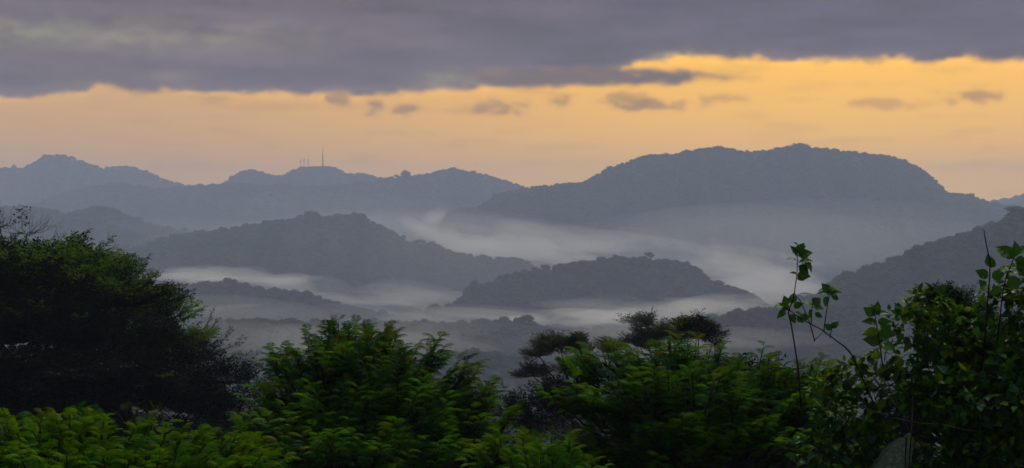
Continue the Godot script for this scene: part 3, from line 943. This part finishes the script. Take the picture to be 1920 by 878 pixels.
func vines(vine: Array, dark: Array) -> void:
	# broad-leaved thicket on the right
	var foot := Vector3(3.7, ground_y(3.7, -14), -14)
	var o := base("climber_thicket", foot, "thicket of broad-leaved climbers covering the right side, with long shoots above it", "climber")
	var b := Build.new()
	b.tube(bend(Vector3.ZERO, at(1790, 760, 14) - foot, 0.0, 6, 0.06), 0.09, 0.05, 7)
	part("trunk", b.done(), bark, o)
	var list := []
	var tw := Build.new()
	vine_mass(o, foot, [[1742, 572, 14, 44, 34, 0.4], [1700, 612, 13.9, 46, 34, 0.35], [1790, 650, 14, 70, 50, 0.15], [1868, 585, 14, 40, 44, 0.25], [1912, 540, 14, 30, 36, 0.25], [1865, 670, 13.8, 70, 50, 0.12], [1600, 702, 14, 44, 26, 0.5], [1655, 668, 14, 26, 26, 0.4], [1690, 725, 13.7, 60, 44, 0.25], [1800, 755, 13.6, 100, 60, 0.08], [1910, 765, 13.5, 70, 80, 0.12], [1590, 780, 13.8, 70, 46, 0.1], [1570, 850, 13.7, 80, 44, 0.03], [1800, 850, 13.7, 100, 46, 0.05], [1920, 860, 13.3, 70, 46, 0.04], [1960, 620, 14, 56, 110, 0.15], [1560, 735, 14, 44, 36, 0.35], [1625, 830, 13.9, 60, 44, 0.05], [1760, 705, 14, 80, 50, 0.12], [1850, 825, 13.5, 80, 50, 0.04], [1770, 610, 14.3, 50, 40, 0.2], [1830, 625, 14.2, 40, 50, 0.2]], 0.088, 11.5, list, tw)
	# pale stems hanging through the thicket
	for s in [[[1710, 700], [1712, 760], [1708, 830], [1702, 900]], [[1640, 710], [1680, 760], [1712, 800]], [[1605, 745], [1650, 700], [1700, 665]], [[1675, 783], [1720, 793], [1765, 795], [1810, 806], [1880, 813], [1940, 832]], [[1810, 880], [1860, 850], [1895, 820]], [[1720, 820], [1735, 850], [1728, 890]], [[1700, 820], [1698, 860], [1700, 895]]]:
		var pts := []
		for p in s:
			pts.append(at(p[0], p[1], 13.15 + rf(-0.06, 0.06)) - foot)
		var sb := Build.new()
		sb.tube(pts, 0.0065, 0.004, 6)
		part("stem", sb.done(), pale_stem(), o)
	part("twigs", tw.done(), twig_mat, o, "stuff")
	leaves_out(o, "leaf", list, vine_leaves, vine, 290)

	# dense little-leaved crown in the thicket
	layered_tree(Vector3(6.2, ground_y(6.2, -20), -20), at(1790, 720, 20), [[1785, 600, 20, 55, 44, 0.5], [1760, 590, 20, 36, 36, 0.3], [1825, 610, 20, 30, 30, 0.4]], 0.16, 40.0, [dark[0], dark[1], vine[0]], 120, 0.05, "dark rounded crown with tiny leaves behind the climbers", "small_leaved_tree")

	# the long shoots
	var sf := Vector3(2.75, ground_y(2.75, -13.2), -13.2)
	var s := base("climbing_shoot", sf, "tall slender shoot with a leafy tip rising left of the thicket", "climber", "long climbing shoots")
	shoot(s, sf, [[1502, 760], [1497, 690], [1484, 610], [1479, 585], [1488, 560], [1494, 520], [1496, 490], [1495, 462]], 13.2, 0.006, [[1494, 480, 120, 0.95], [1496, 475, 60, 0.9], [1498, 492, 10, 1.1], [1500, 490, -25, 1.15], [1497, 480, 20, 1.0], [1494, 488, 165, 0.8], [1498, 498, -40, 1.0], [1510, 488, -60, 0.9], [1496, 470, 35, 0.7], [1495, 516, -5, 1.0], [1494, 514, 160, 0.5], [1495, 524, 25, 0.9, 3], [1497, 460, 150, 0.5]], 0.125, vine)
	var sf2 := Vector3(3.0, ground_y(3.0, -13.4), -13.4)
	var s2 := base("climbing_shoot", sf2, "arching shoot with scattered leaf rosettes leaning left from the thicket", "climber", "long climbing shoots")
	shoot(s2, sf2, [[1640, 760], [1600, 670], [1570, 640], [1540, 618], [1500, 597], [1478, 580], [1462, 572]], 13.4, 0.007, [[1480, 580, 150, 0.9], [1470, 574, 175, 0.8, 3], [1476, 572, 110, 0.8], [1484, 570, 70, 0.9], [1488, 576, 20, 0.9], [1490, 586, -20, 0.8], [1482, 590, -60, 0.9], [1472, 582, -140, 0.9], [1496, 592, -50, 0.7], [1502, 596, 10, 0.6]], 0.12, vine)
	shoot(s2, sf2, [[1545, 622], [1549, 590], [1556, 553]], 13.4, 0.005, [[1556, 552, 20, 0.9], [1556, 550, 60, 0.7], [1555, 550, 120, 0.8], [1555, 552, 165, 0.9], [1553, 556, -110, 1.0], [1558, 554, -20, 0.9]], 0.12, vine)
	shoot(s2, sf2, [[1521, 610], [1522, 590], [1524, 572]], 13.4, 0.005, [[1524, 574, 150, 0.9], [1524, 572, 40, 0.8], [1526, 576, -10, 0.7], [1522, 580, -100, 0.8], [1528, 588, -30, 0.6]], 0.12, vine)
	shoot(s2, sf2, [[1556, 634], [1559, 620], [1561, 612]], 13.4, 0.004, [[1560, 618, 140, 0.6], [1561, 616, 50, 0.7], [1562, 616, 100, 0.5]], 0.12, vine)
	shoot(s2, sf2, [[1528, 640], [1520, 610], [1505, 572], [1495, 556]], 13.4, 0.005, [], 0.12, vine)
	shoot(s2, sf2, [[1526, 640], [1542, 624]], 13.4, 0.004, [], 0.12, vine)
	var sf3 := Vector3(4.1, ground_y(4.1, -13.5), -13.5)
	var s3 := base("climbing_shoot", sf3, "upright leafy shoot with a bare dark tip standing above the thicket near the right edge", "climber", "long climbing shoots")
	shoot(s3, sf3, [[1840, 700], [1850, 600], [1856, 520], [1857, 490], [1850, 460], [1845, 430]], 13.5, 0.007, [[1857, 500, 100, 0.9], [1857, 502, 60, 0.7], [1853, 520, 150, 1.0], [1860, 520, 20, 1.0], [1854, 536, -150, 1.0], [1862, 540, -40, 1.1], [1857, 545, 170, 0.9, 3], [1864, 556, 10, 1.0], [1850, 560, 190, 0.8, 3]], 0.13, vine)
	var sf4 := Vector3(4.35, ground_y(4.35, -13.5), -13.5)
	var s4 := base("climbing_shoot", sf4, "short shoot with large folded leaves at the right edge", "climber", "long climbing shoots")
	shoot(s4, sf4, [[1870, 640], [1882, 540], [1895, 500], [1903, 480]], 13.5, 0.006, [[1901, 484, 140, 1.2], [1903, 482, 100, 1.1], [1905, 482, 40, 1.1], [1904, 486, -20, 0.9], [1898, 504, 190, 1.0], [1898, 502, 10, 1.0], [1906, 504, 20, 1.0], [1888, 530, 0, 1.1], [1886, 545, 200, 0.9]], 0.14, vine)
	var sf5 := Vector3(3.3, ground_y(3.3, -13.6), -13.6)
	var s5 := base("climbing_shoot", sf5, "leafy shoot with olive leaves left of the thicket's dense top", "climber", "long climbing shoots")
	shoot(s5, sf5, [[1660, 720], [1652, 660], [1644, 610], [1640, 585]], 13.6, 0.006, [[1641, 590, 150, 1.0], [1641, 588, 80, 0.9], [1642, 590, 20, 1.0], [1644, 606, 165, 1.1], [1646, 604, 5, 1.0], [1646, 620, 190, 1.1, 3], [1650, 622, -10, 1.0], [1650, 640, 170, 1.1], [1654, 645, -20, 1.0], [1654, 664, 200, 1.0, 3], [1640, 586, 120, 0.8, 3]], 0.125, vine)

	# pale trunk low in the thicket
	var tf := Vector3(3.15, ground_y(3.15, -13.4), -13.4)
	var t := base("pale_stump", tf, "pale grey-green lichened stump half hidden at the foot of the thicket", "stump")
	var sb := Build.new()
	var rings := 14
	var sides := 18
	var top := at(1694, 820, 13.4) - tf
	for i in rings + 1:
		var f := 1.0 - 0.05 * pow(1.0 - float(i - 1) / (rings - 1), 1.6) if i > 0 else 0.0
		var c := Vector3.ZERO.lerp(top, f)
		var below := (1.0 - f) * top.y
		c.x = top.x + 0.04 - minf(below * 0.6, 0.2) + 0.05 * noise.get_noise_1d(below * 300.0)
		var r := 0.045 + 0.1 * (1.0 - exp(-below * 8.0)) + 0.012 * noise.get_noise_1d(below * 500.0 + 40.0)
		if i == rings:
			r *= 0.6
		for j in sides:
			var w := TAU * j / sides
			var q := r * (1.0 + 0.65 * noise.get_noise_2d(j % sides * 9.0, f * 60.0) + 0.05 * sin(w * 4.0 + f * 2.0))
			sb.v.append(c + Vector3(cos(w) * q, 0.04 * sin(w) if i == rings else 0.0, sin(w) * q))
			sb.n.append(Vector3(cos(w), 0.1, sin(w)))
			sb.c.append(Color.WHITE)
	for i in rings:
		for j in sides:
			var a := i * sides + j
			var c := i * sides + (j + 1) % sides
			sb.ix.append_array([a, c, c + sides, a, c + sides, a + sides])
	var last := rings * sides
	for j in range(1, sides - 1):
		sb.ix.append_array([last, last + j + 1, last + j])
	part("trunk", sb.done(), noisy(Color(0.04, 0.075, 0.035), Color(0.24, 0.29, 0.24), 0.3, 0.8), t)
	var leaf := part("leaf", vine_leaves[0], vine[3], t)
	leaf.transform = aim(top + Vector3(0.0, 0.02, 0.16), Vector3(0.5, -0.6, 0.6), 0.07, 0.3)

	# broad-leaved shrub in front of the dark tree
	var bf := Vector3(-4.1, ground_y(-4.1, -18), -18)
	var bs := base("broad_leaved_shrub", bf, "small grey-green broad-leaved shrub between the dark tree and the yellow-green crown", "shrub")
	var bl := []
	var bt := Build.new()
	bt.tube(bend(Vector3.ZERO, at(262, 800, 18) - bf, 0.0, 5, 0.05), 0.03, 0.012, 6)
	bt.tube(bend(at(240, 800, 18) - bf, at(205, 765, 18) - bf, 0.02, 4), 0.008, 0.004, 4)
	vine_mass(bs, bf, [[255, 775, 18, 34, 22, 0.05], [285, 790, 18, 30, 24, 0.05], [250, 740, 18, 10, 18, 0.1], [300, 760, 18, 12, 16, 0.1]], 0.13, 3.0, bl, bt)
	part("stem", bt.done(), twig_mat, bs)
	leaves_out(bs, "leaf", bl, vine_leaves, [mat(Color(0.03, 0.05, 0.024), 0.5, 0.3, true), mat(Color(0.02, 0.036, 0.02), 0.45, 0.3, true), mat(Color(0.06, 0.07, 0.04), 0.5, 0.3, true), mat(Color(0.06, 0.07, 0.02), 0.5, 0.4, true)], 120)


var stem_made: StandardMaterial3D


func pale_stem() -> StandardMaterial3D:
	if stem_made == null:
		stem_made = noisy(Color(0.06, 0.08, 0.05), Color(0.16, 0.2, 0.15), 0.2, 0.7)
	return stem_made


func undergrowth(dark: Array) -> void:
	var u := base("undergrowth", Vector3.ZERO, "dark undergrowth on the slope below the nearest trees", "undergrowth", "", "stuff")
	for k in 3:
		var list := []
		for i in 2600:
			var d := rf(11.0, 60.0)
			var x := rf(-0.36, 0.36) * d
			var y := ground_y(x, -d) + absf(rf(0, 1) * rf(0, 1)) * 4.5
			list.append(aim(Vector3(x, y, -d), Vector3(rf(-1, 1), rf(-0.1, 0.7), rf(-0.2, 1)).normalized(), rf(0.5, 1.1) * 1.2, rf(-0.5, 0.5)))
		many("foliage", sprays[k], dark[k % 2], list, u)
